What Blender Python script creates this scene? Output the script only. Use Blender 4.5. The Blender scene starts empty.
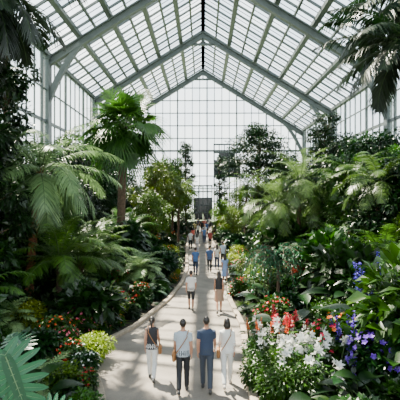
import bpy, math, random
import numpy as np
from mathutils import Vector
from mathutils.kdtree import KDTree
R = np.random.default_rng(11)
random.seed(5)
CAMZ = 4.6
def PX(px, Y): return (px-203)*Y/400.0
def nrm(a):
    a=np.asarray(a,float); return a/np.maximum(np.linalg.norm(a,axis=-1,keepdims=True),1e-9)

# ------------------------------------------------------------ materials
def newmat(name):
    m=bpy.data.materials.new(name); m.use_nodes=True
    nt=m.node_tree; nt.nodes.clear()
    return m,nt,nt.nodes,nt.links
def leaf_mat(name,dark,light,trans=.3,rough=.36,var=.35,spec=.5,sat=1.2):
    m,nt,N,L=newmat(name)
    out=N.new('ShaderNodeOutputMaterial'); p=N.new('ShaderNodeBsdfPrincipled')
    at=N.new('ShaderNodeAttribute'); at.attribute_name='tint'
    oi=N.new('ShaderNodeObjectInfo')
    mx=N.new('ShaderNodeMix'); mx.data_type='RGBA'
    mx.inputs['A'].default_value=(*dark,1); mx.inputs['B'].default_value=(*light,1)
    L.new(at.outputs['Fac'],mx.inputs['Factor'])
    mr=N.new('ShaderNodeMapRange'); mr.inputs['To Min'].default_value=1-var; mr.inputs['To Max'].default_value=1+var
    L.new(oi.outputs['Random'],mr.inputs['Value'])
    hs=N.new('ShaderNodeHueSaturation'); L.new(mx.outputs['Result'],hs.inputs['Color']); L.new(mr.outputs['Result'],hs.inputs['Value'])
    hs.inputs['Saturation'].default_value=sat
    mr2=N.new('ShaderNodeMapRange'); mr2.inputs['To Min'].default_value=.48; mr2.inputs['To Max'].default_value=.515
    mt=N.new('ShaderNodeMath'); mt.operation='FRACT'; mm=N.new('ShaderNodeMath'); mm.operation='MULTIPLY'; mm.inputs[1].default_value=7.3
    L.new(oi.outputs['Random'],mm.inputs[0]); L.new(mm.outputs[0],mt.inputs[0]); L.new(mt.outputs[0],mr2.inputs['Value']); L.new(mr2.outputs['Result'],hs.inputs['Hue'])
    L.new(hs.outputs['Color'],p.inputs['Base Color'])
    p.inputs['Roughness'].default_value=rough; p.inputs['Specular IOR Level'].default_value=spec
    tr=N.new('ShaderNodeBsdfTranslucent'); L.new(hs.outputs['Color'],tr.inputs['Color'])
    ms=N.new('ShaderNodeMixShader'); ms.inputs[0].default_value=trans
    L.new(p.outputs[0],ms.inputs[1]); L.new(tr.outputs[0],ms.inputs[2]); L.new(ms.outputs[0],out.inputs[0])
    return m
def plain(name,c,rough=.6,noise=0,nscale=20,metal=0,c2=None,bump=0):
    m,nt,N,L=newmat(name)
    out=N.new('ShaderNodeOutputMaterial'); p=N.new('ShaderNodeBsdfPrincipled')
    p.inputs['Roughness'].default_value=rough; p.inputs['Metallic'].default_value=metal
    L.new(p.outputs[0],out.inputs[0])
    if noise or c2:
        tc=N.new('ShaderNodeTexCoord'); no=N.new('ShaderNodeTexNoise'); no.inputs['Scale'].default_value=nscale; no.inputs['Detail'].default_value=6
        L.new(tc.outputs['Object'],no.inputs['Vector'])
        cr=N.new('ShaderNodeValToRGB'); cr.color_ramp.elements[0].position=.35; cr.color_ramp.elements[1].position=.65
        d=c2 if c2 else tuple(x*(1-noise) for x in c)
        cr.color_ramp.elements[0].color=(*d,1); cr.color_ramp.elements[1].color=(*c,1)
        L.new(no.outputs['Fac'],cr.inputs[0]); L.new(cr.outputs[0],p.inputs['Base Color'])
        if bump:
            b=N.new('ShaderNodeBump'); b.inputs['Strength'].default_value=bump; L.new(no.outputs['Fac'],b.inputs['Height']); L.new(b.outputs[0],p.inputs['Normal'])
    else: p.inputs['Base Color'].default_value=(*c,1)
    return m
M_DARK=leaf_mat('leaf_dark',(.002,.010,.003),(.011,.042,.008),.18)
M_MID=leaf_mat('leaf_mid',(.005,.020,.004),(.038,.105,.013),.25)
M_LIGHT=leaf_mat('leaf_light',(.022,.06,.01),(.13,.22,.03),.32)
M_YEL=leaf_mat('leaf_yellow',(.06,.10,.012),(.26,.32,.04),.35)
M_BLUE=leaf_mat('leaf_bluegreen',(.006,.032,.016),(.03,.095,.05),.22)
M_WEEP=leaf_mat('leaf_weeping',(.02,.07,.035),(.09,.24,.12),.28)
M_PALE=leaf_mat('leaf_pale_variegated',(.07,.16,.06),(.42,.55,.30),.28,sat=1.05)
M_FERN=leaf_mat('leaf_fern',(.035,.095,.03),(.23,.36,.15),.33,var=.12,sat=1.05)
M_PALM=leaf_mat('leaf_palm',(.008,.035,.006),(.075,.165,.025),.3,var=.15,sat=1.1)
M_PALML=leaf_mat('leaf_date_palm',(.022,.065,.015),(.17,.29,.075),.33,var=.15,sat=1.05)
M_RED=leaf_mat('petal_red',(.5,.006,.004),(.85,.03,.012),.3,var=.1,sat=1)
M_ORG=leaf_mat('petal_orange',(.75,.10,.01),(.92,.22,.015),.3,var=.1,sat=1)
M_WHT=leaf_mat('petal_white',(.65,.66,.6),(.82,.82,.78),.3,var=.04,sat=1)
M_PNK=leaf_mat('petal_pink',(.7,.06,.15),(.9,.28,.36),.3,var=.1,sat=1)
M_VIO=leaf_mat('petal_violet',(.06,.015,.28),(.16,.06,.55),.3,var=.1,sat=1)
M_BARK=plain('bark',(.12,.075,.045),.9,.6,9,bump=.6)
M_BARKR=plain('palm_bark_reddish',(.24,.09,.04),.9,.6,12,bump=.7)
M_STEM=plain('green_stem',(.04,.08,.018),.6)
M_SOIL=plain('soil',(.03,.02,.012),.95,.5,6,c2=(.01,.014,.005),bump=.5)
M_LAWN=plain('lawn',(.10,.16,.06),.95,.4,.5)
M_STEEL=plain('painted_steel',(.085,.105,.105),.5,.15,2)
M_STEELD=plain('painted_steel_dark',(.05,.065,.065),.5,.15,2)
M_DOOR=plain('dark_door_glass',(.012,.02,.022),.15)

def path_mat():
    m,nt,N,L=newmat('pavement')
    out=N.new('ShaderNodeOutputMaterial'); p=N.new('ShaderNodeBsdfPrincipled'); p.inputs['Roughness'].default_value=.75
    tc=N.new('ShaderNodeTexCoord')
    n1=N.new('ShaderNodeTexNoise'); n1.inputs['Scale'].default_value=1.2; n1.inputs['Detail'].default_value=8
    n2=N.new('ShaderNodeTexNoise'); n2.inputs['Scale'].default_value=45; n2.inputs['Detail'].default_value=3
    L.new(tc.outputs['Object'],n1.inputs['Vector']); L.new(tc.outputs['Object'],n2.inputs['Vector'])
    a=N.new('ShaderNodeMath'); a.operation='MULTIPLY_ADD'; a.inputs[1].default_value=.35; L.new(n2.outputs['Fac'],a.inputs[0])
    b=N.new('ShaderNodeMath'); b.operation='MULTIPLY'; b.inputs[1].default_value=.65; L.new(n1.outputs['Fac'],b.inputs[0]); L.new(b.outputs[0],a.inputs[2])
    cr=N.new('ShaderNodeValToRGB'); cr.color_ramp.elements[0].position=.35; cr.color_ramp.elements[1].position=.65
    cr.color_ramp.elements[0].color=(.16,.135,.11,1); cr.color_ramp.elements[1].color=(.29,.25,.205,1)
    L.new(a.outputs[0],cr.inputs[0]); L.new(cr.outputs[0],p.inputs['Base Color'])
    bp=N.new('ShaderNodeBump'); bp.inputs['Strength'].default_value=.15; L.new(n2.outputs['Fac'],bp.inputs['Height']); L.new(bp.outputs[0],p.inputs['Normal'])
    L.new(p.outputs[0],out.inputs[0]); return m
M_PATH=path_mat(); M_KERB=plain('kerb_stone',(.38,.31,.23),.8,.3,8,bump=.3)

def glass_mat(name,lo,hi,col):
    m,nt,N,L=newmat(name)
    out=N.new('ShaderNodeOutputMaterial')
    t=N.new('ShaderNodeBsdfTransparent'); t.inputs[0].default_value=(.92,.97,1,1)
    tr=N.new('ShaderNodeBsdfTranslucent'); tr.inputs[0].default_value=(*col,1)
    at=N.new('ShaderNodeAttribute'); at.attribute_name='tint'
    mr=N.new('ShaderNodeMapRange'); mr.inputs['To Min'].default_value=lo; mr.inputs['To Max'].default_value=hi
    L.new(at.outputs['Fac'],mr.inputs['Value'])
    ms=N.new('ShaderNodeMixShader'); L.new(mr.outputs['Result'],ms.inputs[0]); L.new(t.outputs[0],ms.inputs[1]); L.new(tr.outputs[0],ms.inputs[2])
    gl=N.new('ShaderNodeBsdfGlossy'); gl.inputs['Roughness'].default_value=.1
    ms2=N.new('ShaderNodeMixShader'); ms2.inputs[0].default_value=.03
    L.new(ms.outputs[0],ms2.inputs[1]); L.new(gl.outputs[0],ms2.inputs[2]); L.new(ms2.outputs[0],out.inputs[0])
    return m
M_GLASS=glass_mat('greenhouse_glass',.02,.25,(.93,.97,1))
M_WGLASS=glass_mat('wall_glass',.08,.25,(.93,.97,1))

# ------------------------------------------------------------ mesh builder (all quads)
class MB:
    def __init__(s): s.v=[];s.f=[];s.m=[];s.t=[];s.n=0
    def add(s,v,f,mat=0,tint=.5):
        v=np.asarray(v,float).reshape(-1,3); f=np.asarray(f,int).reshape(-1,4)
        s.v.append(v); s.f.append(f+s.n); s.m.append(np.full(len(f),mat,int))
        t=np.asarray(tint,float)
        s.t.append(np.full(len(v),float(t)) if t.ndim==0 else t.reshape(-1)); s.n+=len(v)
    def mesh(s,name,mats,smooth=True,clamp=False):
        me=bpy.data.meshes.new(name)
        V=np.concatenate(s.v); F=np.concatenate(s.f)
        if clamp: V[:,2]=np.maximum(V[:,2],.005)
        me.from_pydata(V.tolist(),[],F.tolist())
        for m in mats: me.materials.append(m)
        me.polygons.foreach_set('material_index',np.concatenate(s.m).astype(np.int32))
        if smooth: me.polygons.foreach_set('use_smooth',np.ones(len(F),bool))
        a=me.attributes.new('tint','FLOAT','POINT'); a.data.foreach_set('value',np.concatenate(s.t).astype(np.float32))
        me.update(); return me
def obj(name,me,loc=(0,0,0),rot=(0,0,0),sc=(1,1,1)):
    o=bpy.data.objects.new(name,me); o.location=loc; o.rotation_euler=rot; o.scale=sc
    bpy.context.scene.collection.objects.link(o); return o

def strips(mb,P,D,U,Ln,W,prof,droop=.15,fold=.2,mat=0,tint=None):
    P=np.atleast_2d(P); n=len(P); D=nrm(np.broadcast_to(D,(n,3))); U=np.broadcast_to(U,(n,3))
    S=nrm(np.cross(D,U)); Nn=np.cross(S,D)
    Ln=np.broadcast_to(Ln,(n,)); W=np.broadcast_to(W,(n,)); droop=np.broadcast_to(droop,(n,))
    k=len(prof); t=np.linspace(0,1,k); prof=np.asarray(prof,float)
    C=P[:,None,:]+D[:,None,:]*(Ln[:,None]*t)[:,:,None]
    C=C-np.array([0,0,1.])*(droop[:,None]*Ln[:,None]*t**2)[:,:,None]
    hw=(W[:,None]*prof[None,:]/2)[:,:,None]
    Lf=C-S[:,None,:]*hw+Nn[:,None,:]*hw*fold*1.0
    Rt=C+S[:,None,:]*hw+Nn[:,None,:]*hw*fold*1.0
    V=np.stack([Lf,C,Rt],axis=2).reshape(-1,3)
    idx=np.arange(n*k*3).reshape(n,k,3)
    a=np.stack([idx[:,:-1,0],idx[:,:-1,1],idx[:,1:,1],idx[:,1:,0]],-1)
    b=np.stack([idx[:,:-1,1],idx[:,:-1,2],idx[:,1:,2],idx[:,1:,1]],-1)
    F=np.concatenate([a.reshape(-1,4),b.reshape(-1,4)])
    if tint is None: tint=R.random(n)
    tt=np.repeat(np.clip(np.broadcast_to(tint,(n,)),0,1),k*3)
    mb.add(V,F,mat,tt)

def tube(mb,pts,rad,n=8,mat=0,tint=.5,cap=True):
    pts=np.asarray(pts,float); k=len(pts); rad=np.asarray(rad,float)
    if rad.ndim==0: rad=np.full(k,float(rad))
    if cap:
        T0=nrm(pts[0]-pts[1]); T1=nrm(pts[-1]-pts[-2])
        pts=np.vstack([pts[0]+T0*rad[0]*.35,pts[0]+T0*rad[0]*.25,pts,pts[-1]+T1*rad[-1]*.3,pts[-1]+T1*rad[-1]*.42])
        rad=np.concatenate([[1e-4,rad[0]*.75],rad,[rad[-1]*.75,1e-4]]); k=len(pts)
    T=nrm(np.gradient(pts,axis=0))
    ref=np.array([0,1.,0]) if abs(T[k//2][1])<.8 else np.array([1.,0,0])
    A=nrm(np.cross(T,ref)); B=np.cross(T,A)
    th=np.linspace(0,2*math.pi,n,endpoint=False)
    V=pts[:,None,:]+rad[:,None,None]*(A[:,None,:]*np.cos(th)[None,:,None]+B[:,None,:]*np.sin(th)[None,:,None])
    idx=np.arange(k*n).reshape(k,n); nx=np.roll(idx,-1,axis=1)
    F=np.stack([idx[:-1],nx[:-1],nx[1:],idx[1:]],-1).reshape(-1,4)
    mb.add(V,F,mat,tint)
def box(mb,p0,p1,w,h,mat=0,up=(0,0,1),tint=.5):
    p0=np.array(p0,float);p1=np.array(p1,float);d=nrm(p1-p0); s=nrm(np.cross(d,up)); u=np.cross(s,d)
    c=[]
    for p in(p0,p1):
        for a,b in((-1,-1),(1,-1),(1,1),(-1,1)): c.append(p+s*a*w/2+u*b*h/2)
    mb.add(c,[(0,3,2,1),(4,5,6,7),(0,1,5,4),(1,2,6,5),(2,3,7,6),(3,0,4,7)],mat,tint)

# ------------------------------------------------------------ plant generators
LP3=[.05,1,0]
def blob(mb,cs,rs,n,L,W,mat=0,prof=LP3,hang=.0,bright=.0,core=.45):
    for c,r in zip(cs,rs):
        d=nrm(R.normal(size=(n,3))); u=core+(1-core)*R.random(n)**.6
        p=np.array(c)+d*np.array(r)*u[:,None]
        D=nrm(d*.7+R.normal(size=(n,3))*.45+np.array([0,0,-hang]))
        U=nrm(np.array([0,0,1.])+R.normal(size=(n,3))*.35)
        s=.7+.6*R.random(n)
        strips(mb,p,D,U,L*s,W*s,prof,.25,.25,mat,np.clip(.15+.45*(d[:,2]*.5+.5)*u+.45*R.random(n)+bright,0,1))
def shrub(mat,nb=11,n=170,L=.16,W=.07,h=1.0,r=.62,extra=None,prof=LP3):
    mb=MB(); cs=[];rs=[]
    for i in range(nb):
        a=2*math.pi*i/nb+R.random()*.5; q=r*(.15+.5*R.random()); z=h*(.25+.5*R.random())
        if i<3: z=h*.7; q=r*.25
        cs.append((q*math.cos(a),q*math.sin(a),z)); k=.3+.14*R.random(); rs.append((k*r/.62,k*r/.62,k*.85*h))
        tube(mb,[(0,0,-.05),(cs[-1][0]*.4,cs[-1][1]*.4,z*.5),cs[-1]],[.03,.022,.012],5,1)
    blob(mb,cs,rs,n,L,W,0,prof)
    mats=[mat,M_BARK]
    if extra:
        fm,cnt,fl=extra; mats.append(fm)
        for c,r2 in zip(cs,rs):
            d=nrm(R.normal(size=(cnt,3))+np.array([0,-.2,.8])); p=np.array(c)+d*np.array(r2)*1.08
            for j in range(5):   # five petals per blossom
                a=2*math.pi*j/5; t1=nrm(np.cross(d,[0.3,.2,1])); t2=np.cross(d,t1)
                DD=nrm(t1*math.cos(a)+t2*math.sin(a)+d*.45)
                strips(mb,p,DD,d,fl,fl*.8,[.3,1,.2],0,.1,2)
    return mb.mesh('shrub_mesh',mats,clamp=True)
def rachis(base,az,elev,length,arch,k=10,curl=0):
    p=[np.array(base,float)];dirs=[]
    for i in range(k):
        t=i/(k-1); e=elev-arch*t**1.2; a=az+curl*t
        d=np.array([math.cos(e)*math.cos(a),math.cos(e)*math.sin(a),math.sin(e)]); dirs.append(d)
        p.append(p[-1]+d*length/k)
    dirs.append(dirs[-1]); return np.array(p),np.array(dirs)
def frond(mb,base,az,elev,length,arch,ll,n=30,lw=.05,droop=.3,vee=.25,mat=0,smat=1,tint=.5,start=.15,fwd=.55,curl=0,rr=.02):
    p,d=rachis(base,az,elev,length,arch,curl=curl)
    tube(mb,p,np.linspace(rr,rr*.25,len(p)),5,smat,cap=False)
    t=np.linspace(start,.995,n); ti=t*(len(p)-1); i0=np.minimum(ti.astype(int),len(p)-2); fr=(ti-i0)[:,None]
    P=p[i0]*(1-fr)+p[i0+1]*fr; D=nrm(d[i0]*(1-fr)+d[i0+1]*fr)
    S=nrm(np.cross(D,[0,0,1.])); Nn=np.cross(S,D)
    s=(t-start)/(1-start); prof=np.sin(math.pi*np.clip(s*.86+.12,0,1))**.7
    for sg in(-1,1):
        f=fwd+.5*s[:,None]
        DD=nrm(S*sg+D*f+Nn*vee+R.normal(size=(n,3))*.09)
        strips(mb,P,DD,Nn,ll*prof*(.88+.24*R.random(n)),lw,[.6,1,.7,.03],droop*(.7+.6*R.random(n)),.1,mat,np.clip(tint+.5*(R.random(n)-.5),0,1))
def trunk(mb,h,r0,r1,bend=(0,0),n=10,mat=1,rings=True,base=(0,0)):
    k=max(8,int(h/.14)) if rings else 10
    t=np.linspace(0,1,k); b=np.array(bend)
    p=np.stack([base[0]+b[0]*t**1.5,base[1]+b[1]*t**1.5,h*t],1)
    r=r0+(r1-r0)*t
    if rings: r=r*(1+.09*((np.arange(k)%2)*2-1))
    tube(mb,p,r,n,mat); return p[-1]
def feather_palm(h,nf,fl,ll,mat,bark=M_BARK,r0=.16,r1=.12,bend=(.2,0),elev=(1.2,-.35),arch=1.3,droop=.35,lw=.06,n=34,heads=None,tint=.55,vee=.25):
    mb=MB(); heads=heads or [(0,0,h,bend)]
    for(bx,by,hh,bd) in heads:
        top=trunk(mb,hh,r0,r1,bd,mat=1,base=(bx,by))
        m=26; a=R.random(m)*6.28; z=top[2]-R.random(m)*.6
        P=np.stack([top[0]+r1*.8*np.cos(a),top[1]+r1*.8*np.sin(a),z],1)
        strips(mb,P,np.stack([np.cos(a)*.5,np.sin(a)*.5,np.ones(m)],1),np.stack([np.cos(a),np.sin(a),0*a],1),.28,.07,[1,.8,.3],0,.1,1)
        for i in range(nf):
            u=i/(nf-1); az=i*2.39996+R.random()*.3; el=elev[0]+(elev[1]-elev[0])*u+R.normal()*.06
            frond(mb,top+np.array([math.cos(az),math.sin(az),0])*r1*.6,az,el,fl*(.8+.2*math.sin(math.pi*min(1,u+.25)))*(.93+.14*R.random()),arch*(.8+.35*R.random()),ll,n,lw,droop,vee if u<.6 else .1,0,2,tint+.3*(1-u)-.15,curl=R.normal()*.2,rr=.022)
    return mb.mesh('palm_mesh',[mat,bark,M_STEM])
def fan_palm(h,nf,pet,rad,mat,bark,r0=.2,r1=.17,bend=(.2,0),tint=.5):
    mb=MB(); top=trunk(mb,h,r0,r1,bend,mat=1)
    m=90; a=R.random(m)*6.28; z=top[2]-R.random(m)*1.6
    P=np.stack([top[0]+r1*.9*np.cos(a),top[1]+r1*.9*np.sin(a),z],1)
    strips(mb,P,np.stack([np.cos(a)*.45,np.sin(a)*.45,np.ones(m)],1),np.stack([np.cos(a),np.sin(a),0*a],1),.34,.09,[1,.8,.3],0,.1,1)
    for i in range(nf):
        u=i/(nf-1); az=i*2.39996+R.random()*.3; el=1.35-2.0*u+R.normal()*.16
        p,d=rachis(top,az,el,pet*(.55+.8*R.random()),.45,6)
        tube(mb,p,np.linspace(.025,.014,len(p)),5,2,cap=False)
        f=nrm(d[-1]+np.array([0,0,-.15-.2*u])+R.normal(size=3)*.2); S=nrm(np.cross(f,[0,0,1])+R.normal(size=3)*.25); Nn=np.cross(S,f)
        ns=24; th=np.linspace(-2.0,2.0,ns)
        DD=f*np.cos(th)[:,None]+S*np.sin(th)[:,None]+Nn*.22
        Ls=rad*(.72+.28*np.cos(th*.6))*(.85+.3*R.random(ns))
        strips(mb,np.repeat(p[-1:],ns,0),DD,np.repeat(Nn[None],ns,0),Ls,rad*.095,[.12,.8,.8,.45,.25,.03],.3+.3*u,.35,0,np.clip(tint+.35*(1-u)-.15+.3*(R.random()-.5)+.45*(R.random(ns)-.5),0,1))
    return mb.mesh('fan_palm_mesh',[mat,bark,M_STEM])
def rosette(mat,n,L,W,pet,el=(1.3,.25),droop=.35,prof=(.05,.6,.95,1,.85,.5,0),fold=.3,tint=.5,spread=.12):
    mb=MB()
    for i in range(n):
        u=i/max(1,n-1); az=i*2.39996+R.random()*.5; e=el[0]+(el[1]-el[0])*u+R.normal()*.08; s=.75+.5*R.random()
        b=np.array([math.cos(az)*spread*R.random(),math.sin(az)*spread*R.random(),0])
        p,d=rachis(b,az,e,pet*s,.35,6)
        if pet>.05: tube(mb,p,np.linspace(.02,.011,len(p)),5,1,cap=False)
        D=nrm(d[-1]*np.array([1,1,.55])+np.array([0,0,-.05]))
        strips(mb,p[-1:],D[None],np.array([[0,0,1.]])+.15*R.normal(size=(1,3)),L*s,W*s,prof,droop,fold,0,tint+.5*(R.random()-.5))
    return mb.mesh('rosette_mesh',[mat,M_STEM],clamp=True)
def fern(mat,nf=18,fl=1.0,ll=.2,n=26,elev=(1.25,.2),arch=1.35,lw=.035,tint=.5,h=0.0,bark=M_BARK):
    mb=MB()
    if h>0: trunk(mb,h,.1,.08,(0,0),mat=1)
    for i in range(nf):
        u=i/(nf-1); az=i*2.39996
        frond(mb,(0,0,max(h,0.02)),az,elev[0]+(elev[1]-elev[0])*u,fl*(.8+.3*R.random()),arch,ll,n,lw,.2,.12,0,2,tint,fwd=.3,rr=.012,curl=R.normal()*.25)
    return mb.mesh('fern_mesh',[mat,bark,M_STEM],clamp=True)
def tree(h,r,nb,n,L,W,mat,tr=.16,vert=False,hang=0.,bright=0.,low=.45,flat=.8):
    mb=MB(); top=trunk(mb,h*.85,tr,tr*.4,(R.normal()*.3,R.normal()*.3),mat=1,rings=False)
    cs=[];rs=[]
    for i in range(nb):
        a=i*2.39996; u=(i+.5)/nb; z=h*(low+(1-low)*u)
        env=r*(math.sin(math.pi*min(1,u*.75+.22))**.7 if not vert else (1-.45*u))
        q=env*(.3+.7*R.random()); k=r*(.2+.2*R.random())
        c=np.array([q*math.cos(a),q*math.sin(a),z-k*.5+R.normal()*.25]); cs.append(c); rs.append((k,k,k*flat))
        st=np.array([top[0]*.7*(z/h),top[1]*.7*(z/h),max(h*low*.7,z-r*.6)])
        tube(mb,[st,(st+c)/2+np.array([0,0,.1*r]),c],[tr*.3,tr*.18,tr*.08],5,1,cap=False)
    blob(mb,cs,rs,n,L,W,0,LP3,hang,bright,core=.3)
    return mb.mesh('tree_mesh',[mat,M_BARK])
def spike_flowers(fmat,n=9,h=.9,leafm=M_MID,sl=.35,pl=.05,pw=.03,spread=.28):
    mb=MB()
    for i in range(n):
        a=i*2.4; q=spread*math.sqrt((i+.5)/n); hh=h*(.6+.5*R.random())
        b=np.array([q*math.cos(a),q*math.sin(a),0]); t=b*np.array([1.5,1.5,1])+np.array([0,0,hh])
        tube(mb,[b,(b+t)/2,t],[.012,.01,.006],5,1,cap=False)
        m=70; u=R.random(m); P=t-(t-b)*(u*sl)[:,None]; aa=R.random(m)*6.28
        D=np.stack([np.cos(aa),np.sin(aa),.55+0*aa],1)
        strips(mb,P,D,(0,0,1),pl*(.6+.9*u),pw*(.7+.6*u),[.4,1,.1],.1,.2,2)
        m=18; u=R.random(m)*.65; P=b+(t-b)*u[:,None]; aa=R.random(m)*6.28
        strips(mb,P,np.stack([np.cos(aa),np.sin(aa),.5+0*aa],1),(0,0,1),.3,.08,[.2,1,.8,0],.4,.2,0)
    return mb.mesh('flower_mesh',[leafm,M_STEM,fmat],clamp=True)
def lilies(fmat,n=9,h=.8,s=.13):
    mb=MB()
    for i in range(n):
        a=i*2.4; q=.42*math.sqrt((i+.5)/n); hh=h*(.65+.5*R.random())
        b=np.array([q*math.cos(a),q*math.sin(a),0]); t=b*np.array([1.6,1.6,1])+np.array([0,0,hh])
        tube(mb,[b,(b+t)/2,t],[.012,.01,.008],5,1,cap=False)
        for j in range(4):
            ax=nrm(R.normal(size=3)*.5+np.array([math.cos(j*2.1+i),math.sin(j*2.1+i)-.3,.7])); o=t+ax*.03-np.array([0,0,.08*j])
            t1=nrm(np.cross(ax,[.3,.2,1])); t2=np.cross(ax,t1); aa=np.arange(6)*math.pi/3
            D=nrm(t1*np.cos(aa)[:,None]+t2*np.sin(aa)[:,None]+ax*.7)
            strips(mb,np.repeat(o[None],6,0),D,np.repeat(ax[None],6,0),s,s*.42,[.3,.9,1,.7,0],.1,.2,2)
        m=26; u=R.random(m)*.9; P=b+(t-b)*u[:,None]; aa=R.random(m)*6.28
        strips(mb,P,np.stack([np.cos(aa),np.sin(aa),.5+0*aa],1),(0,0,1),.26,.05,[.2,1,.8,0],.4,.2,0)
    return mb.mesh('lily_mesh',[M_MID,M_STEM,fmat],clamp=True)
def monstera(leaves):
    mb=MB()
    for(root,base,D,Nn,size) in leaves:
        root=np.array(root,float);base=np.array(base,float);D=nrm(D);Nn=nrm(Nn);S=nrm(np.cross(D,Nn));Nn=np.cross(S,D)
        mid=(root+base)/2+np.array([0,0,.25])
        tt=np.linspace(0,1,9)[:,None]; cur=(1-tt)**2*root+2*tt*(1-tt)*mid+tt**2*base
        tube(mb,cur,np.linspace(.022,.012,9),6,1,cap=False)
        tube(mb,[base+D*size*x+Nn*.006 for x in(0,.3,.6,.97)],[.009,.007,.005,.002],5,2,cap=False)
        nl=9; t=np.linspace(-.02,.88,nl)
        for sg in(-1,1):
            P=base+D*(t*size)[:,None]
            ang=np.linspace(2.25,.42,nl)
            DD=D*np.cos(ang)[:,None]+S*sg*np.sin(ang)[:,None]-Nn*.12
            Ls=size*np.array([.34,.47,.52,.53,.51,.47,.41,.33,.24])
            strips(mb,P,DD,np.repeat(Nn[None],nl,0),Ls,size*.145,[.9,1.0,.97,.85,.78,.6,.12],.06,.12,0,.5+.15*(R.random(nl)-.5))
            for q in range(nl): tube(mb,[P[q]+Nn*.004,P[q]+nrm(DD[q])*Ls[q]*.8+Nn*.004-np.array([0,0,.04*Ls[q]])],[.004,.0015],4,2,cap=False)
        strips(mb,base-D*0.02,D,Nn,size*1.03,size*.2,[.6,1,1,.9,.8,.6,0],.02,.1,0,.5)
    return mb.mesh('monstera_mesh',[M_BLUE,M_STEM,plain('leaf_vein',(.12,.22,.1),.5)])
def weeping(mat,h=2.0,n=60):
    mb=MB(); trunk(mb,h*.8,.07,.04,(0,0),mat=1,rings=False)
    for i in range(n):
        az=i*2.4; el=1.3*R.random(); p,d=rachis((0,0,h*(.72+.15*R.random())),az,el,h*(.55+.35*R.random()),1.6+el,9)
        p[:,2]=np.maximum(p[:,2],.1)
        tube(mb,p,.008,4,1,cap=False)
        m=60; ti=R.random(m)*(len(p)-1.01); i0=ti.astype(int); fr=(ti-i0)[:,None]; P=p[i0]*(1-fr)+p[i0+1]*fr
        strips(mb,P,R.normal(size=(m,3))+np.array([0,0,-.8]),(0,0.1,1),.11,.035,LP3,.2,.2,0,.3+.6*R.random(m))
    return mb.mesh('weeping_mesh',[mat,M_BARK],clamp=True)

# ------------------------------------------------------------ ground and path
obj('lawn_outside',(lambda mb:(mb.add([(-150,-60,-.12),(150,-60,-.12),(150,220,-.12),(-150,220,-.12)],[(0,1,2,3)]),mb.mesh('lawn',[M_LAWN]))[1])(MB()))
XL,XR,YB,YF=-14.8,17.5,70.0,-8.0
obj('floor',(lambda mb:(mb.add([(XL-.3,YF,0),(XR+.3,YF,0),(XR+.3,YB+.3,0),(XL-.3,YB+.3,0)],[(0,1,2,3)]),mb.mesh('floor',[M_SOIL]))[1])(MB()))
kY=[-8,5,8,9.2,10.5,12.3,14.2,18.4,22,26.3,36.8,48,61,70]
kL=[-1.8,-1.85,-1.95,-2.2,-2.8,-3.3,-2.35,-1.45,-1.05,-.95,-1.4,-1.7,-1.1,-1.1]
kR=[1.15,1.15,1.1,1.05,1.08,1.2,1.35,1.1,1.3,1.5,1.2,.75,1.1,1.3]
ys=np.linspace(-8,69.8,260)
def sm(a):
    k=np.array([1,3,5,6,5,3,1.]);k/=k.sum(); return np.convolve(np.pad(a,3,'edge'),k,'valid')
pl=sm(np.interp(ys,kY,kL)); pr=sm(np.interp(ys,kY,kR))
mb=MB(); n=len(ys); cols=5
g=np.stack([np.stack([pl+(pr-pl)*c/(cols-1),ys,np.full(n,.03)],1) for c in range(cols)],1)
idx=np.arange(n*cols).reshape(n,cols)
mb.add(g,np.stack([idx[:-1,:-1],idx[:-1,1:],idx[1:,1:],idx[1:,:-1]],-1))
obj('garden_path',mb.mesh('path',[M_PATH]))
for nm,e,sg in(('kerb_stone_edging',pl,-1),('kerb_stone_edging',pr,1)):
    mb=MB(); w=.2
    sec=[(0,0),(0,.13),(.03,.15),(w-.03,.15),(w,.13),(w,0)]
    V=np.stack([np.stack([e+sg*a,ys,np.full(n,b)],1) for a,b in sec],1); idx=np.arange(n*6).reshape(n,6)
    mb.add(V,np.stack([idx[:-1,:-1],idx[:-1,1:],idx[1:,1:],idx[1:,:-1]],-1))
    obj(nm,mb.mesh('kerb',[M_KERB],False))
def path_edge(y,side): return float(np.interp(y,ys,pl if side<0 else pr))

# ------------------------------------------------------------ greenhouse shell
RZ,SL=27.7,.62
def roofz(x): return RZ-SL*abs(x)
ribsY=[-8,6,22,38,54,70]
mb=MB()
for sgn,XE in((-1,XL),(1,XR)):
    xs=np.linspace(.0,abs(XE),11)
    bayY=np.arange(YF,YB+.01,1.95)
    for i,x in enumerate(xs):          # purlins
        X=sgn*x; big=(i%2==0)
        box(mb,(X,YF,roofz(X)-.05),(X,YB,roofz(X)-.05),.5 if big else .22,.42 if big else .2,0)
    for j,y in enumerate(bayY):        # glazing bars / rafters
        box(mb,(0,y,RZ),(XE,y,roofz(XE)),.16,.2,0)
    for i in range(10):
        for j in range(len(bayY)-1):
            a,b=sgn*xs[i],sgn*xs[i+1]; y0,y1=bayY[j],bayY[j+1]; o=.1
            mb.add([(a,y0,roofz(a)+o),(b,y0,roofz(b)+o),(b,y1,roofz(b)+o),(a,y1,roofz(a)+o)],[(0,1,2,3)],1,R.random()**1.5)
            ym=(y0+y1)/2; box(mb,(a,ym,roofz(a)+.03),(b,ym,roofz(b)+.03),.05,.06,0)
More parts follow.
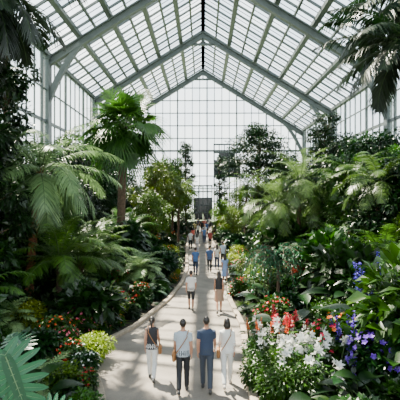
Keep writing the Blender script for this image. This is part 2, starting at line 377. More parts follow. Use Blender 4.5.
for y in ribsY:                        # main portal ribs
    for sgn,XE in((-1,XL),(1,XR)):
        off=-.45; yy=min(y,YB-.3)
        p0=np.array([0,yy,RZ+off]); p1=np.array([XE,yy,roofz(XE)+off])
        box(mb,p0,p1,.5,.14,0)
        box(mb,p0-np.array([0,0,.75]),p1-np.array([0,0,.75]),.5,.14,0)
        box(mb,p0-np.array([0,0,.37]),p1-np.array([0,0,.37]),.12,.75,0)
        c=[]
        for t in np.linspace(0,1,9):
            xk=XE-sgn*3.2*t; zk=roofz(XE)-3.6*(1-t)**2.2-1.0+(roofz(xk)-roofz(XE))*t
            c.append((xk,yy,zk))
        for q0,q1 in zip(c[:-1],c[1:]): box(mb,q0,q1,.42,.5,0)
    if y>10:                            # collar tie at the ridge
        box(mb,(-2.3,min(y,YB-.3),RZ-2.1),(2.3,min(y,YB-.3),RZ-2.1),.25,.3,0)
        box(mb,(0,min(y,YB-.3),RZ-.3),(0,min(y,YB-.3),RZ-2.1),.2,.2,0,up=(0,1,0))
obj('ceiling',mb.mesh('roof',[M_STEEL,M_GLASS],False))
def wall(name,p0,p1,zfun,step,rows,colY,thick=.12):
    mb=MB(); p0=np.array(p0,float);p1=np.array(p1,float); Ln=np.linalg.norm(p1-p0); d=(p1-p0)/Ln
    k=int(round(Ln/step)); s=np.linspace(0,Ln,k+1)
    for i,q in enumerate(s):
        a=p0+d*q; zt=zfun(a); big=i%4==0
        box(mb,a,a+np.array([0,0,zt]),.26 if big else .13,.2 if big else .1,0,up=d)
    for z in rows:
        ok=[q for q in np.linspace(0,Ln,121) if zfun(p0+d*q)>z]
        if ok: box(mb,p0+d*ok[0]+np.array([0,0,z]),p0+d*ok[-1]+np.array([0,0,z]),.12,.32 if abs(z-rows[len(rows)//2])<.01 else .14,0)
    for i in range(k):
        a=p0+d*s[i];b=p0+d*s[i+1]; zr=[.8]+[z for z in rows if z>.8]
        za,zb=zfun(a),zfun(b); zr2=zr+[99]
        for z0,z1 in zip(zr2[:-1],zr2[1:]):
            if z0>=min(za,zb) and z0>=max(za,zb): continue
            mb.add([a+[0,0,min(z0,za)],b+[0,0,min(z0,zb)],b+[0,0,min(z1,zb)],a+[0,0,min(z1,za)]],[(0,1,2,3)],1,R.random())
    box(mb,p0+np.array([0,0,.4]),p1+np.array([0,0,.4]),.35,.8,2)
    for y in colY:
        a=np.array([p0[0],min(y,YB-.3),0.]); zt=zfun(a)
        box(mb,a,a+np.array([0,0,zt-.3]),.85,.5,0,up=(1,0,0))
        box(mb,a+np.array([0,0,zt-.6]),a+np.array([0,0,zt-.25]),1.0,.7,0,up=(1,0,0))
    return obj(name,mb.mesh(name,[M_STEEL,M_WGLASS,M_STEELD],False))
wall('wall_left',(XL,YF,0),(XL,YB,0),lambda a:roofz(XL),1.6,[3,6,9,12,15,18.2],ribsY)
wall('wall_right',(XR,YF,0),(XR,YB,0),lambda a:roofz(XR),1.6,[3,6,9,12,14.5,16.6],ribsY)
wall('wall_back',(XL,YB,0),(XR,YB,0),lambda a:roofz(a[0]),1.3,[2.2,4.4,6.6,8.8,11,13.2,15.4,17.6,19.8,22,24.2],[])
# entrance vestibule with glazed doors
mb=MB(); yv=67.; yb=69.4; hv=7.0
for x in(-1.5,-.75,0,.75,1.5): box(mb,(x,yv,0),(x,yv,hv),.14,.14,0,up=(0,1,0))
for z in(2.5,3.7,4.9,6.0,hv): box(mb,(-1.6,yv,z),(1.6,yv,z),.16,.2,0)
for x in(-1.5,1.5):
    box(mb,(x,yv,hv),(x,yb,hv),.2,.3,0); mb.add([(x,yv,2.5),(x,yb,2.5),(x,yb,hv),(x,yv,hv)],[(0,1,2,3)],2,.4)
mb.add([(-1.5,yv,hv),(1.5,yv,hv),(1.5,yb,hv),(-1.5,yb,hv)],[(0,1,2,3)],1)
mb.add([(-1.5,yv+.05,2.5),(1.5,yv+.05,2.5),(1.5,yv+.05,4.9),(-1.5,yv+.05,4.9)],[(0,1,2,3)],1)
mb.add([(-1.5,yv+.05,4.9),(1.5,yv+.05,4.9),(1.5,yv+.05,hv),(-1.5,yv+.05,hv)],[(0,1,2,3)],2,.9)
for x0,x1 in((-1.4,-.1),(.1,1.4)):
    for z0,z1 in((.1,1.1),(1.25,2.4)): mb.add([(x0,yv+.04,z0),(x1,yv+.04,z0),(x1,yv+.04,z1),(x0,yv+.04,z1)],[(0,1,2,3)],1)
obj('door_1',mb.mesh('door',[M_STEELD,M_DOOR,M_WGLASS],False))
mb=MB()
for x in np.linspace(1.9,6.4,6): box(mb,(x,69.2,0),(x,69.2,14.2),.14,.14,0,up=(0,1,0))
for z in(8.6,10,11.4,12.8,14.2): box(mb,(1.8,69.2,z),(6.5,69.2,z),.2,.24,0)
mb.add([(1.9,69.25,8.6),(6.4,69.25,8.6),(6.4,69.25,11.4),(1.9,69.25,11.4)],[(0,1,2,3)],1)
mb.add([(2.8,69.25,11.4),(5.5,69.25,11.4),(5.5,69.25,12.8),(2.8,69.25,12.8)],[(0,1,2,3)],1)
obj('window_1',mb.mesh('win',[M_STEELD,M_DOOR],False))

# ------------------------------------------------------------ prototypes
SH=dict(
 dark=[shrub(M_DARK,11,190,.2,.09),shrub(M_DARK,12,150,.26,.12)],
 mid=[shrub(M_MID,11,190,.17,.08),shrub(M_MID,12,240,.11,.05)],
 light=[shrub(M_LIGHT,11,200,.14,.06),shrub(M_YEL,12,220,.1,.045)])
RO_D=rosette(M_DARK,24,.55,.26,.55); RO_M=rosette(M_MID,22,.5,.2,.5); RO_P=rosette(M_PALE,30,.26,.16,.42,prof=(.3,.9,1,.8,.5,0))
STRAP=rosette(M_MID,44,1.1,.07,.02,el=(1.5,.5),droop=.5,prof=(.7,1,1,.9,.7,.4,0),fold=.4)
STRAPL=rosette(M_LIGHT,44,.9,.06,.02,el=(1.5,.4),droop=.5,prof=(.7,1,1,.9,.7,.4,0),fold=.4)
BAN=rosette(M_MID,11,1.7,.42,1.0,el=(1.45,.75),droop=.5,prof=(.1,.7,.95,1,1,.9,.6,0),fold=.35)
FERN=fern(M_FERN); FERND=fern(M_MID)
PLM=feather_palm(1.6,22,2.3,.45,M_PALM,M_BARK,.1,.09,elev=(1.4,.1),arch=1.3,droop=.4,lw=.045,n=32,tint=.5)
T1=tree(10,3.0,46,180,.36,.15,M_DARK); T2=tree(9,2.7,42,190,.30,.12,M_MID); T3=tree(7,2.2,40,200,.2,.09,M_LIGHT)
FR=shrub(M_MID,11,190,.15,.07,extra=(M_RED,7,.055)); FO=shrub(M_MID,11,190,.14,.06,extra=(M_ORG,7,.05))
FW=shrub(M_DARK,11,190,.15,.07,extra=(M_WHT,7,.05)); FPk=shrub(M_MID,11,190,.13,.06,extra=(M_PNK,8,.055)); FV=shrub(M_DARK,11,190,.15,.07,extra=(M_VIO,16,.06))

# ------------------------------------------------------------ scattered planting
def put(name,me,x,y,s=1.,sz=None,rot=None,z=0):
    return obj(name,me,(x,y,z),(0,0,R.random()*6.28 if rot is None else rot),(s,s,s if sz is None else sz))
def scatter():
    for side in(-1,1):
        y=5.5
        while y<67:
            e=path_edge(y,side); XW=XL if side<0 else XR
            W=abs(XW-e); dd=.66
            while dd<W-2.3:
                x=e+side*(dd+R.normal()*.1); yy=y+R.normal()*.35
                px=203+400*x/yy
                step=1.0
                clear=(278<px<325 and 16<yy<24.5) or (5<px<62 and 11.5<yy<16.4) or (106<px<138 and 20<yy<25.5)
                near=yy<12
                if -60<px<460:
                    q=R.random()
                    if dd<1.4:
                        h=.4+.3*R.random()
                        if q<.2 and not near: put('low_shrub',SH['light'][int(R.integers(2))],x,yy,h*.9,h*.9)
                        elif q<.6: put('low_shrub',SH['mid' if R.random()<.6 else 'dark'][int(R.integers(2))],x,yy,h*.95,h*.9)
                        elif q<.8:
                            fm,nm=[(FR,'red'),(FO,'orange'),(FPk,'pink'),(FW,'white')][int(R.integers(4))]
                            put(nm+'_flowering_shrub',fm,x,yy,h*1.05)
                        elif q<.9: put('fern',FERND,x,yy,.5)
                        else: put('strap_leaf_clump',STRAPL,x,yy,.5)
                        step=.95
                    elif dd<3.6 or (clear and dd<9):
                        h=(.9+.8*R.random())*(.8 if clear else 1)
                        if near: h=.8+.35*R.random()
                        if q<.45: put('shrub',SH['mid' if R.random()<.4 else 'dark'][int(R.integers(2))],x,yy,h,h*.95)
                        elif q<.6: put('philodendron',RO_D,x,yy,1.1+.3*R.random())
                        elif q<.74: put('fern',FERN if R.random()<.5 else FERND,x,yy,1.0+.4*R.random())
                        elif q<.88 or near: put('strap_leaf_clump',STRAP,x,yy,1.+.3*R.random())
                        elif q<.94: put('red_flowering_shrub' if q<.91 else 'orange_flowering_shrub',FR if q<.91 else FO,x,yy,h,h)
                        else: put('shrub',SH['light'][int(R.integers(2))],x,yy,h,h)
                        step=1.35
                    elif dd<7:
                        h=2.0+1.4*R.random()
                        if q<.5: put('tall_shrub',SH['dark' if R.random()<.65 else 'mid'][int(R.integers(2))],x,yy,h*.85,h)
                        elif q<.6 and yy>18 and not 235<px<345: put('banana_plant',BAN,x,yy,.85+.4*R.random())
                        elif q<.9 and yy>12: put('young_feather_palm',PLM,x,yy,.8+.5*R.random())
                        else: put('tall_shrub',SH['mid' if near else 'light'][0],x,yy,h*.7,h*.7)
                        step=2.1
                    else:
                        if yy>15 and dd<W-4.9:
                            hh=(.5+.25*R.random())*(1+.25*(dd>10))
                            if q<.55: put('broadleaf_tree',T1,x,yy,hh)
                            elif q<.9: put('broadleaf_tree',T2,x,yy,hh)
                            else: put('broadleaf_tree',T3,x,yy,hh)
                            step=3.0
                        else:
                            put('tall_shrub',SH['dark'][1],x,yy,2.0,3.4); step=2.4
                dd+=step*(1.25 if yy>34 else 1)
            y+=1.25 if y<20 else(1.8 if y<34 else 2.8)
scatter()

# ------------------------------------------------------------ hero plants, left
fern_palm=feather_palm(5.6,34,3.4,.75,M_FERN,M_BARKR,.19,.15,(.45,.1),elev=(1.25,-.7),arch=1.3,droop=.6,lw=.045,n=46,tint=.6)
put('tree_fern_palm',fern_palm,PX(28,16.8),16.8,1.03,rot=0)
fp=fan_palm(8.9,60,1.5,1.6,M_PALM,M_BARK,.28,.24,(.25,0),tint=.5)
put('fan_palm',fp,PX(120,26),26,1.04,rot=0)
put('fan_palm',fp,PX(160,50),50,.9,rot=2)
lf=fern(M_FERN,28,1.7,.36,34,(1.3,.1),1.4,.045,.65,h=.9)
put('tree_fern',lf,PX(140,20.5),20.5,1.05)
put('tree_fern',lf,PX(76,17.5),17.5,.85)
put('tree_fern',lf,PX(4,12.5),12.5,.75)
put('variegated_shrub',RO_P,PX(62,13.6),13.6,1.5)
put('variegated_shrub',RO_P,PX(30,12.4),12.4,1.6)
put('strap_leaf_clump',STRAPL,PX(100,15),15,1.2)
put('strap_leaf_clump',STRAPL,PX(82,14),14,1.1)
for nm,me,px,Y,s in [('red_flowering_shrub',FR,118,15.6,1.0),('red_flowering_shrub',FR,140,17.2,1.0),('orange_flowering_shrub',FO,58,12.2,1.),
    ('pink_flowering_shrub',FPk,82,12.9,1.),('pink_flowering_shrub',FPk,98,13.8,.8),('red_flowering_shrub',FR,68,10.6,.85),('white_flowering_shrub',FW,86,10.2,.7),
    ('pink_flowering_shrub',FPk,60,11.4,.9),('yellow_green_shrub',SH['light'][1],94,11.2,.85),('yellow_green_shrub',SH['light'][0],66,9.2,.8),
    ('yellow_green_shrub',SH['light'][1],160,24,1.1),('red_flowering_shrub',FR,84,9.4,.6)]:
    put(nm,me,PX(px,Y),Y,s)
mon=monstera([((-2.6,5.3,0),(-2.5,5.05,2.62),(.35,.05,-1),(.15,-.8,.6),.8),((-2.7,5.3,0),(-2.75,5.5,2.1),(-.6,-.2,-.7),(-.1,-.75,.65),.65),
   ((-2.5,5.4,0),(-2.2,5.6,1.7),(.9,.1,-.4),(.1,-.6,.8),.5),((-2.6,5.5,0),(-2.7,5.9,2.4),(-.5,.6,.1),(.1,-.7,.8),.55),((-2.6,5.1,0),(-2.35,4.8,1.8),(.5,-.5,-.7),(.2,-.7,.7),.5)])
obj('monstera',mon)
TL=tree(12.6,2.0,60,210,.28,.12,M_DARK,vert=True,low=.1)
put('vine_covered_tree',TL,PX(2,18),18,.97)
put('vine_covered_tree',TL,PX(-30,14),14,.95)
dpalm=feather_palm(11.5,30,3.5,.75,M_DARK,M_BARK,.2,.15,(.1,0),elev=(.9,-.7),arch=1.0,droop=.6,lw=.06,n=46,tint=.4)
put('tall_dark_palm',dpalm,PX(-26,12.5),12.5,1.0)
put('light_green_tree',T3,PX(158,38),38,1.15)
put('light_green_tree',T3,PX(172,46),46,1.1)
put('light_green_tree',T3,PX(150,32),32,.75)
CON=tree(13,1.6,56,170,.26,.1,M_DARK,vert=True,low=.1)
put('cypress_tree',CON,PX(186,58),58,1.0)
put('broadleaf_tree',T1,PX(90,36),36,.98); put('broadleaf_tree',T1,PX(112,46),46,1.0); put('broadleaf_tree',T1,PX(66,30),30,.9)
put('broadleaf_tree',T2,PX(170,54),54,1.1)

# ------------------------------------------------------------ hero plants, right
dp=feather_palm(6,26,3.2,.7,M_PALML,M_BARK,.15,.12,elev=(1.4,-.6),arch=1.25,droop=.4,lw=.035,n=38,tint=.6,vee=.5,
   heads=[(0,0,6.1,(.1,0)),(.35,.3,4.7,(1.3,.3)),(-.3,.2,4.6,(-1.1,.2))])
put('date_palm_clump',dp,PX(298,25),25,.95,rot=0)
dp2=feather_palm(5.4,26,2.6,.5,M_PALM,M_BARK,.12,.1,elev=(1.25,-.4),arch=1.3,droop=.45,lw=.04,n=36,tint=.6)
put('feather_palm',dp2,PX(245,46),46,1.15); put('feather_palm',dp2,PX(348,24),24,1.1); put('feather_palm',dp2,PX(178,40),40,1.0); put('feather_palm',dp2,PX(375,19),19,1.0)
dpr=feather_palm(9.9,30,3.2,.65,M_DARK,M_BARK,.18,.14,(0,0),elev=(.9,-.6),arch=1.0,droop=.6,lw=.06,n=44,tint=.35)
put('tall_dark_palm',dpr,PX(410,13),13,.98); put('tall_dark_palm',dpr,PX(416,14.5),14.5,1.2)
LT=tree(13.4,3.9,50,180,.34,.14,M_DARK,tr=.22,low=.6,flat=.5)
put('broad_canopy_tree',LT,PX(257,52),52,1.08)
put('topiary_tree',tree(11.6,1.35,46,170,.22,.11,M_DARK,vert=True,low=.1),PX(221,62),62,.98)
put('cypress_tree',CON,PX(326,36),36,.96); put('cypress_tree',CON,PX(318,42),42,.94)
for px,Y,s in((345,33,.95),(366,29,.92),(384,27,.9),(348,36,1.0),(285,48,1.),(300,40,.8)): put('broadleaf_tree',T1,PX(px,Y),Y,s)
for px,Y,s in((232,40,.55),(222,50,.65),(240,56,.9)): put('light_green_tree',T3,PX(px,Y),Y,s)
put('weeping_shrub',weeping(M_WEEP),PX(278,17),17,1.3)
put('weeping_shrub',weeping(M_LIGHT,1.6),PX(250,21),21,.9)
SPR=spike_flowers(M_RED,9,1.2,M_MID,.25,.09,.045,.36); SPO=spike_flowers(M_ORG,8,.9,pl=.04,sl=.3,spread=.34); SPV=spike_flowers(M_VIO,12,1.1,M_MID,.4,.06,.035,.34); SPW=spike_flowers(M_WHT,9,.85)
LW=lilies(M_WHT,10,.85,.11)
for nm,me,px,Y,s in [('red_ginger_flowers',SPR,318,18,2.1),('red_ginger_flowers',SPR,303,17,1.6),('red_ginger_flowers',SPR,332,20,2.2),
    ('orange_spike_flowers',SPO,264,11.6,1.2),('orange_spike_flowers',SPO,278,11.4,1.4),('red_ginger_flowers',SPR,288,11.4,1.15),('orange_flowering_shrub',FO,345,11.0,1.45),
    ('white_lilies',LW,318,9.6,1.45),('white_lilies',LW,300,10.0,1.4),('white_lilies',LW,282,10.8,1.4),('white_spike_flowers',SPW,288,10.6,1.5),('red_flowering_shrub',FR,332,10.6,1.3),
    ('violet_spike_flowers',SPV,362,10.0,1.65),('violet_spike_flowers',SPV,392,12.0,2.6),('violet_flowering_shrub',FV,376,9.5,1.4),
    ('pink_flowering_shrub',FPk,240,24,1.),('red_flowering_shrub',FR,275,13.8,1.2),('red_flowering_shrub',FR,240,19,.9)]:
    put(nm,me,PX(px,Y),Y,s)
for px,Y,s in((394,9.2,1.6),(372,14,2.2),(345,16,2.),(398,13.4,2.2),(310,14,1.4),(332,8.4,1.0),(380,8.2,1.4),(345,12.8,1.5),(400,11,2.1),(355,8.6,1.2)): put('philodendron',RO_D,PX(px,Y),Y,s)
put('broad_leaf_plant',RO_M,PX(322,8.3),8.3,.95); put('broad_leaf_plant',RO_M,PX(352,7.8),7.8,.95)
for px,Y,s in((262,10.6,.95),(270,11.4,.95),(262,9.6,.85),(285,9.7,.95),(302,8.9,.95),(281,8.9,.9)): put('boxwood_shrub',SH['mid'][1],PX(px,Y),Y,s)
for px,Y,s in((232,27,1.),(238,30,1.2),(246,25,1.2),(170,30,1.2)): put('yellow_green_shrub',SH['light'][1],PX(px,Y),Y,s)

# ------------------------------------------------------------ people
def resamp(keys,step=.02):
    keys=[np.array(k,float) for k in keys]; out=[keys[0]]
    for a,b in zip(keys[:-1],keys[1:]):
        m=max(1,int(np.linalg.norm((b-a)[:3])/step))
        for i in range(1,m+1): out.append(a+(b-a)*i/m)
    return np.array(out)
def loft(mb,keys,mat,n=22):  # keys: x,y,z,rx,ry  horizontal rings
    K=resamp(keys); th=np.linspace(0,2*math.pi,n,endpoint=False)
    K=np.vstack([K[0]*[1,1,1,.01,.01],K,K[-1]*[1,1,1,.01,.01]])
    V=np.stack([K[:,0:1]+K[:,3:4]*np.cos(th),K[:,1:2]+K[:,4:5]*np.sin(th),np.repeat(K[:,2:3],n,1)],-1)
    k=len(K); idx=np.arange(k*n).reshape(k,n); nx=np.roll(idx,-1,axis=1)
    mb.add(V,np.stack([idx[:-1],nx[:-1],nx[1:],idx[1:]],-1),mat)
def limb(mb,keys,mat,n=14):  # keys x,y,z,r
    K=resamp(keys,.02); tube(mb,K[:,:3],K[:,3],n,mat)
def ell(mb,c,r,mat,n=18,m=14):
    ph=np.linspace(.001,math.pi-.001,m); th=np.linspace(0,2*math.pi,n,endpoint=False)
    V=np.stack([c[0]+r[0]*np.outer(np.sin(ph),np.cos(th)),c[1]+r[1]*np.outer(np.sin(ph),np.sin(th)),c[2]+r[2]*np.outer(np.cos(ph),np.ones(n))],-1)
    idx=np.arange(m*n).reshape(m,n); nx=np.roll(idx,-1,axis=1)
    mb.add(V,np.stack([idx[:-1],idx[1:],nx[1:],nx[:-1]],-1),mat)
MC={}
def cm(c,r=.75):
    k=(tuple(c),r)
    if k not in MC: MC[k]=plain('cloth_%d'%len(MC),c,r,.12,40)
    return MC[k]
def person(name,px,Y,height,shirt,pants,hair=(.015,.01,.008),skin=(.42,.21,.13),shoes=(.03,.03,.03),female=False,style='trousers',hairs='short',stride=.35,yaw=0,bag=None,sleeve='short',phase=1,vox=.013,backpack=None):
    mb=MB(); SK,SH_,PA,HA,SO=0,1,2,3,4
    f=female; sw=.155 if f else .18; hw=.165 if f else .155; ww=.125 if f else .148
    a1,a2=stride*phase,-stride*phase*.9
    hz=.9
    for sx,a in((-1,a1),(1,a2)):
        b=.15 if a>0 else .42
        H=np.array([sx*.088,0,hz]); K=H+.43*np.array([0,math.sin(a),-math.cos(a)]); A=K+.41*np.array([sx*-.01,math.sin(a-b),-math.cos(a-b)])
        rk=.068 if style=='trousers' else .055
        limb(mb,[(*H,.096),(*(H*.5+K*.5),.082),(*K,rk+.004)],PA if style in('trousers','shorts') else SK)
        if style=='trousers': limb(mb,[(*K,.07),(*(K*.55+A*.45),.066),(*(A*.93+K*.07),.058)],PA); limb(mb,[(*A,.034),(*(A*.85+K*.15),.036)],SK)
        else: limb(mb,[(*K,.05),(*(K*.68+A*.32),.056),(*A,.034)],SK)
        pitch=-.55 if a<0 else .12
        fd=np.array([0,math.cos(pitch),math.sin(pitch)]); dn=np.array([0,math.sin(pitch),-math.cos(pitch)])
        heel=A-fd*.05+dn*.045; toe=A+fd*.17+dn*.055
        limb(mb,[(*heel,.038),(*(heel*.5+toe*.5),.043),(*(toe-fd*.03),.04),(*toe,.028)],SO)
        limb(mb,[(*(heel+fd*.03),.038),(*(A-dn*.0),.04)],SO)
    if style=='skirt': loft(mb,[(0,0,.50,.215,.19),(0,0,.7,.19,.155),(0,0,.9,hw+.012,.125),(0,0,1.04,ww+.008,.1)],PA)
    elif style=='dress': loft(mb,[(0,0,.42,.235,.21),(0,0,.7,.195,.16),(0,0,.9,hw+.015,.13),(0,0,1.06,ww+.012,.105)],SH_)
    else: loft(mb,[(0,0,.82,.12,.09),(0,0,.86,hw+.005,.115),(0,-.01,.95,hw,.12),(0,0,1.04,ww,.1)],PA)
    hem=.86 if style!='skirt' else 1.0
    loft(mb,[(0,0,hem,hw+.017 if style!='skirt' else ww+.012,.132 if style!='skirt' else .108),(0,0,1.0,(hw+ww)/2+.016,.12),(0,0,1.12,ww+.014,.108),(0,.005,1.28,sw*.92+.008,.122 if f else .118),(0,0,1.38,sw+.01,.11),(0,-.005,1.44,sw*.82,.085),(0,-.008,1.475,.085,.062)],SH_)
    limb(mb,[(0,-.01,1.44,.058),(0,.0,1.52,.05),(0,.005,1.58,.05)],SK)
    ell(mb,(0,.012,1.635),(.071,.088,.108),SK); ell(mb,(0,.045,1.585),(.045,.05,.045),SK)
    limb(mb,[(0,.09,1.655,.010),(0,.108,1.625,.014)],SK,8)
    for s in(-1,1): ell(mb,(s*.074,.0,1.63),(.012,.02,.032),SK,10,8)
    ell(mb,(0,-.012,1.662),(.081,.096,.104),HA)
    if hairs=='long': loft(mb,[(0,-.075,1.36,.05,.02),(0,-.085,1.42,.085,.035),(0,-.065,1.52,.088,.05),(0,-.04,1.62,.084,.06)],HA)
    if hairs=='bob': loft(mb,[(0,-.05,1.50,.075,.045),(0,-.045,1.56,.092,.065),(0,-.03,1.64,.088,.07)],HA)
    if hairs=='pony': limb(mb,[(0,-.1,1.68,.03),(0,-.14,1.6,.032),(0,-.13,1.5,.024),(0,-.12,1.44,.01)],HA)
    hands=[]
    for sx,a in((-1,a2*.9),(1,a1*.9)):
        S=np.array([sx*(sw-.012),0,1.405]); out=.13
        E=S+.28*nrm(np.array([sx*out,math.sin(a),-math.cos(a)])); bb=a+.35
        Wr=E+.245*nrm(np.array([sx*.02,math.sin(bb),-math.cos(bb)]))
        if sleeve=='long': limb(mb,[(*S,.056),(*E,.044),(*(Wr*.95+E*.05),.033)],SH_)
        elif sleeve=='short': limb(mb,[(*S,.06),(*(S*.4+E*.6),.054)],SH_); limb(mb,[(*(S*.5+E*.5),.041),(*E,.036)],SK)
        else: limb(mb,[(*S,.046),(*(S*.5+E*.5),.038),(*E,.034)],SK); ell(mb,S,(.05,.05,.04),SH_,12,8)
        limb(mb,[(*E,.036),(*(E*.65+Wr*.35),.036),(*Wr,.024)],SK); hands.append((sx,Wr,nrm(Wr-E)))
    tmp=bpy.data.objects.new('tmp',mb.mesh('src',[])); bpy.context.scene.collection.objects.link(tmp)
    md=tmp.modifiers.new('r','REMESH'); md.mode='VOXEL'; md.voxel_size=vox; md.use_smooth_shade=True
    ms=tmp.modifiers.new('s','SMOOTH'); ms.iterations=2; ms.factor=.5
    bpy.context.view_layer.update()
    ev=tmp.evaluated_get(bpy.context.evaluated_depsgraph_get()); me=bpy.data.meshes.new_from_object(ev)
    bpy.data.objects.remove(tmp)
    V=np.concatenate(mb.v); F=np.concatenate(mb.f); lab=np.concatenate(mb.m)
    C=V[F].mean(1); kd=KDTree(len(C))
    for i,c in enumerate(C): kd.insert(c,i)
    kd.balance()
    nv=len(me.vertices); BV=np.empty(nv*3); me.vertices.foreach_get('co',BV); BV=BV.reshape(-1,3)
    out=MB(); polys=[list(p.vertices) for p in me.polygons]; Q=np.array([p if len(p)==4 else [p[0],p[1],p[2],p[2]] for p in polys])
    fl=np.array([lab[kd.find(c)[1]] for c in BV[Q].mean(1)])
    out.add(BV,Q,0); out.m[-1]=fl
    for sx,W,d in hands:
        fwd=nrm(np.array([0,1,0])-d*d[1]); inn=np.cross(d,fwd)*1.0
        if inn[0]*sx>0: inn=-inn
        pc=[W-d*.01,W+d*.03,W+d*.065,W+d*.085]
        for off in(-.022,0,.022): tube(out,[p+fwd*off*(.6+.4*i/3) for i,p in enumerate(pc)],[.016,.018,.017,.012],8,0)
        for off,l,r in((.030,.068,.0085),(.011,.076,.009),(-.010,.07,.0085),(-.029,.055,.0075)):
            b=W+d*.078+fwd*off*.95; m1=b+d*l*.45+inn*.006; m2=m1+(d*.85+inn*.5)*l*.3; m3=m2+(d*.6+inn*.8)*l*.25
            tube(out,[b,m1,m2,m3],[r,r*.95,r*.88,r*.7],7,0)
        b=W+d*.025+fwd*.03; tube(out,[b,b+(fwd*.6+d*.7)*.028,b+(fwd*.6+d*.9)*.05+inn*.008],[.011,.010,.008],7,0)
    for s in(-1,1):
        ell(out,(s*.03,.091,1.645),(.013,.007,.007),6,10,8); tube(out,[(s*.046,.086,1.664),(s*.03,.096,1.668),(s*.014,.098,1.665)],.003,5,3)
    tube(out,[(-.022,.093,1.588),(0,.099,1.586),(.022,.093,1.588)],[.004,.006,.004],6,7)
    if bag:
        th=np.linspace(0,2*math.pi,40); pts=np.stack([(sw+.012)*np.cos(th)*bag,-.002+.135*np.sin(th),1.19+.285*np.cos(th)],1)
        pts[:,0]*=np.where(np.cos(th)>.6,.72,1.0)
        for w in(-.008,.0,.008): tube(out,pts+np.array([0,0,w]),.007,6,5,cap=False)
        cx=-bag*(hw+.065); K=[(cx,-.02,.74,.035,.09),(cx,-.02,.76,.05,.125),(cx,-.02,.92,.05,.125),(cx,-.02,.97,.03,.11)]
        loft(out,K,5,16); tube(out,[(cx-bag*.052,-.11,.9),(cx-bag*.056,-.02,.86),(cx-bag*.052,.08,.9)],.006,5,4)
    Vall=np.concatenate(out.v); zmin=Vall[:,2].min()
    for v in out.v: v[:,2]-=zmin
    s=height/(1.766-zmin)
    me2=out.mesh(name,[cm(skin,.5),cm(shirt),cm(pants),cm(hair,.4),cm(shoes,.5),cm(BAGC,.5),cm((.02,.015,.012),.2),cm((.35,.10,.09),.5)])
    o=obj(name,me2,(PX(px,Y),Y,.031),(0,0,yaw),(s,s,s)); bpy.data.meshes.remove(me); return o
BAGC=(.30,.13,.04); NAVY=(.02,.035,.075); BLK=(.012,.013,.016); WH=(.68,.67,.64)
person('walking_woman',152,10.17,1.62,(.02,.02,.025),WH,female=True,hairs='pony',stride=.26,bag=-1,sleeve='none',phase=1)
person('walking_man',183,9.55,1.74,(.40,.45,.50),BLK,hairs='short',stride=.2,bag=1,phase=-1)
person('walking_man',206.5,9.62,1.78,NAVY,(.03,.04,.06),hairs='short',stride=.24,phase=1,shoes=(.02,.02,.02))
person('walking_woman',227,9.85,1.68,WH,(.66,.65,.62),female=True,hairs='bob',stride=.28,bag=1,phase=-1,shoes=(.5,.45,.4),sleeve='long')
person('walking_man',191,16.6,1.66,WH,BLK,hairs='short',stride=.3,style='shorts')
person('walking_woman',219,16.2,1.72,BLK,(.30,.20,.14),female=True,hairs='long',stride=.3,style='skirt',phase=-1,sleeve='none')
B=(.07,.15,.34)
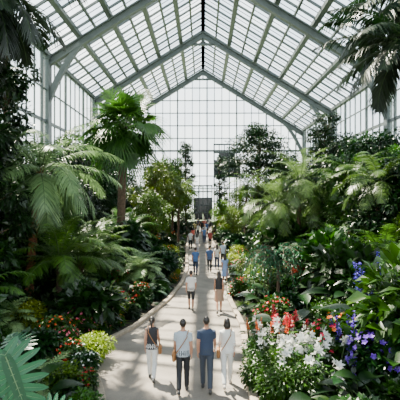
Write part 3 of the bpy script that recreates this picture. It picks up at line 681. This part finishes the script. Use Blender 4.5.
for a in [('walking_man',195.5,24.4,1.7,B,NAVY,0,1,{}),('walking_man',209.5,25.2,1.72,(.05,.1,.22),BLK,0,-1,{}),('walking_woman',217,26.5,1.65,WH,NAVY,1,1,{}),
    ('walking_woman',225,22,1.62,(.25,.36,.6),(.1,.15,.3),1,1,dict(style='dress')),('walking_man',223,28,1.7,(.5,.6,.75),BLK,0,1,{}),
    ('walking_man',190.5,37,1.78,WH,BLK,0,-1,{}),('walking_woman',197,35,1.65,(.7,.7,.68),(.3,.3,.35),1,1,{}),
    ('walking_man',210,38,1.75,(.3,.05,.04),BLK,0,-1,{}),('walking_man',204,42,1.75,B,NAVY,0,1,{}),('walking_woman',193,43,1.66,(.6,.1,.08),BLK,1,1,{}),('walking_man',205,46,1.75,(.5,.55,.62),NAVY,0,1,dict(yaw=3.1)),
    ('walking_woman',198,50,1.65,WH,BLK,1,-1,dict(yaw=3.2)),('walking_man',207,52,1.78,B,BLK,0,1,{}),('walking_woman',195,54,1.65,(.6,.5,.2),BLK,1,-1,{}),('walking_man',202,55,1.78,BLK,BLK,0,1,{}),
    ('walking_man',203,60,1.75,(.4,.1,.08),BLK,0,1,dict(yaw=3.1)),('walking_woman',208,60,1.65,WH,NAVY,1,1,{}),('walking_man',198,62,1.75,NAVY,BLK,0,1,{}),('walking_woman',205,64,1.65,(.5,.2,.2),NAVY,1,1,{}),('walking_man',209,65,1.75,WH,BLK,0,1,{})]:
    person(a[0],a[1],a[2],a[3],a[4],a[5],female=bool(a[6]),phase=a[7],hairs='long' if a[6] else 'short',stride=.28,vox=.022,**a[8])

# ------------------------------------------------------------ light, world, camera
w=bpy.data.worlds.new('sky'); bpy.context.scene.world=w; w.use_nodes=True; N=w.node_tree.nodes; L=w.node_tree.links; N.clear()
o=N.new('ShaderNodeOutputWorld'); bg=N.new('ShaderNodeBackground'); bg.inputs['Strength'].default_value=3.6
tc=N.new('ShaderNodeTexCoord'); sx=N.new('ShaderNodeSeparateXYZ'); cr=N.new('ShaderNodeValToRGB')
cr.color_ramp.elements[0].position=0; cr.color_ramp.elements[0].color=(.98,1,.99,1); cr.color_ramp.elements[1].position=.75; cr.color_ramp.elements[1].color=(.14,.22,.32,1)
e=cr.color_ramp.elements.new(.40); e.color=(.80,.92,1,1)
L.new(tc.outputs['Generated'],sx.inputs[0]); L.new(sx.outputs['Z'],cr.inputs[0]); L.new(cr.outputs[0],bg.inputs['Color']); L.new(bg.outputs[0],o.inputs[0])
sd=bpy.data.lights.new('sun','SUN'); sd.energy=42; sd.angle=.012; sd.color=(1,.89,.70)
so=bpy.data.objects.new('sun',sd); so.rotation_euler=Vector((.34,-.40,-.85)).to_track_quat('-Z','Y').to_euler(); so.location=(-10,10,40); bpy.context.scene.collection.objects.link(so)
cd=bpy.data.cameras.new('camera'); cd.lens=36; cd.sensor_width=36; cd.clip_end=500
co=bpy.data.objects.new('camera',cd); co.location=(0,0,CAMZ); co.rotation_euler=(math.radians(90),0,math.atan(3/400)); bpy.context.scene.collection.objects.link(co)
bpy.context.scene.camera=co
print('OBJS',len(bpy.data.objects))
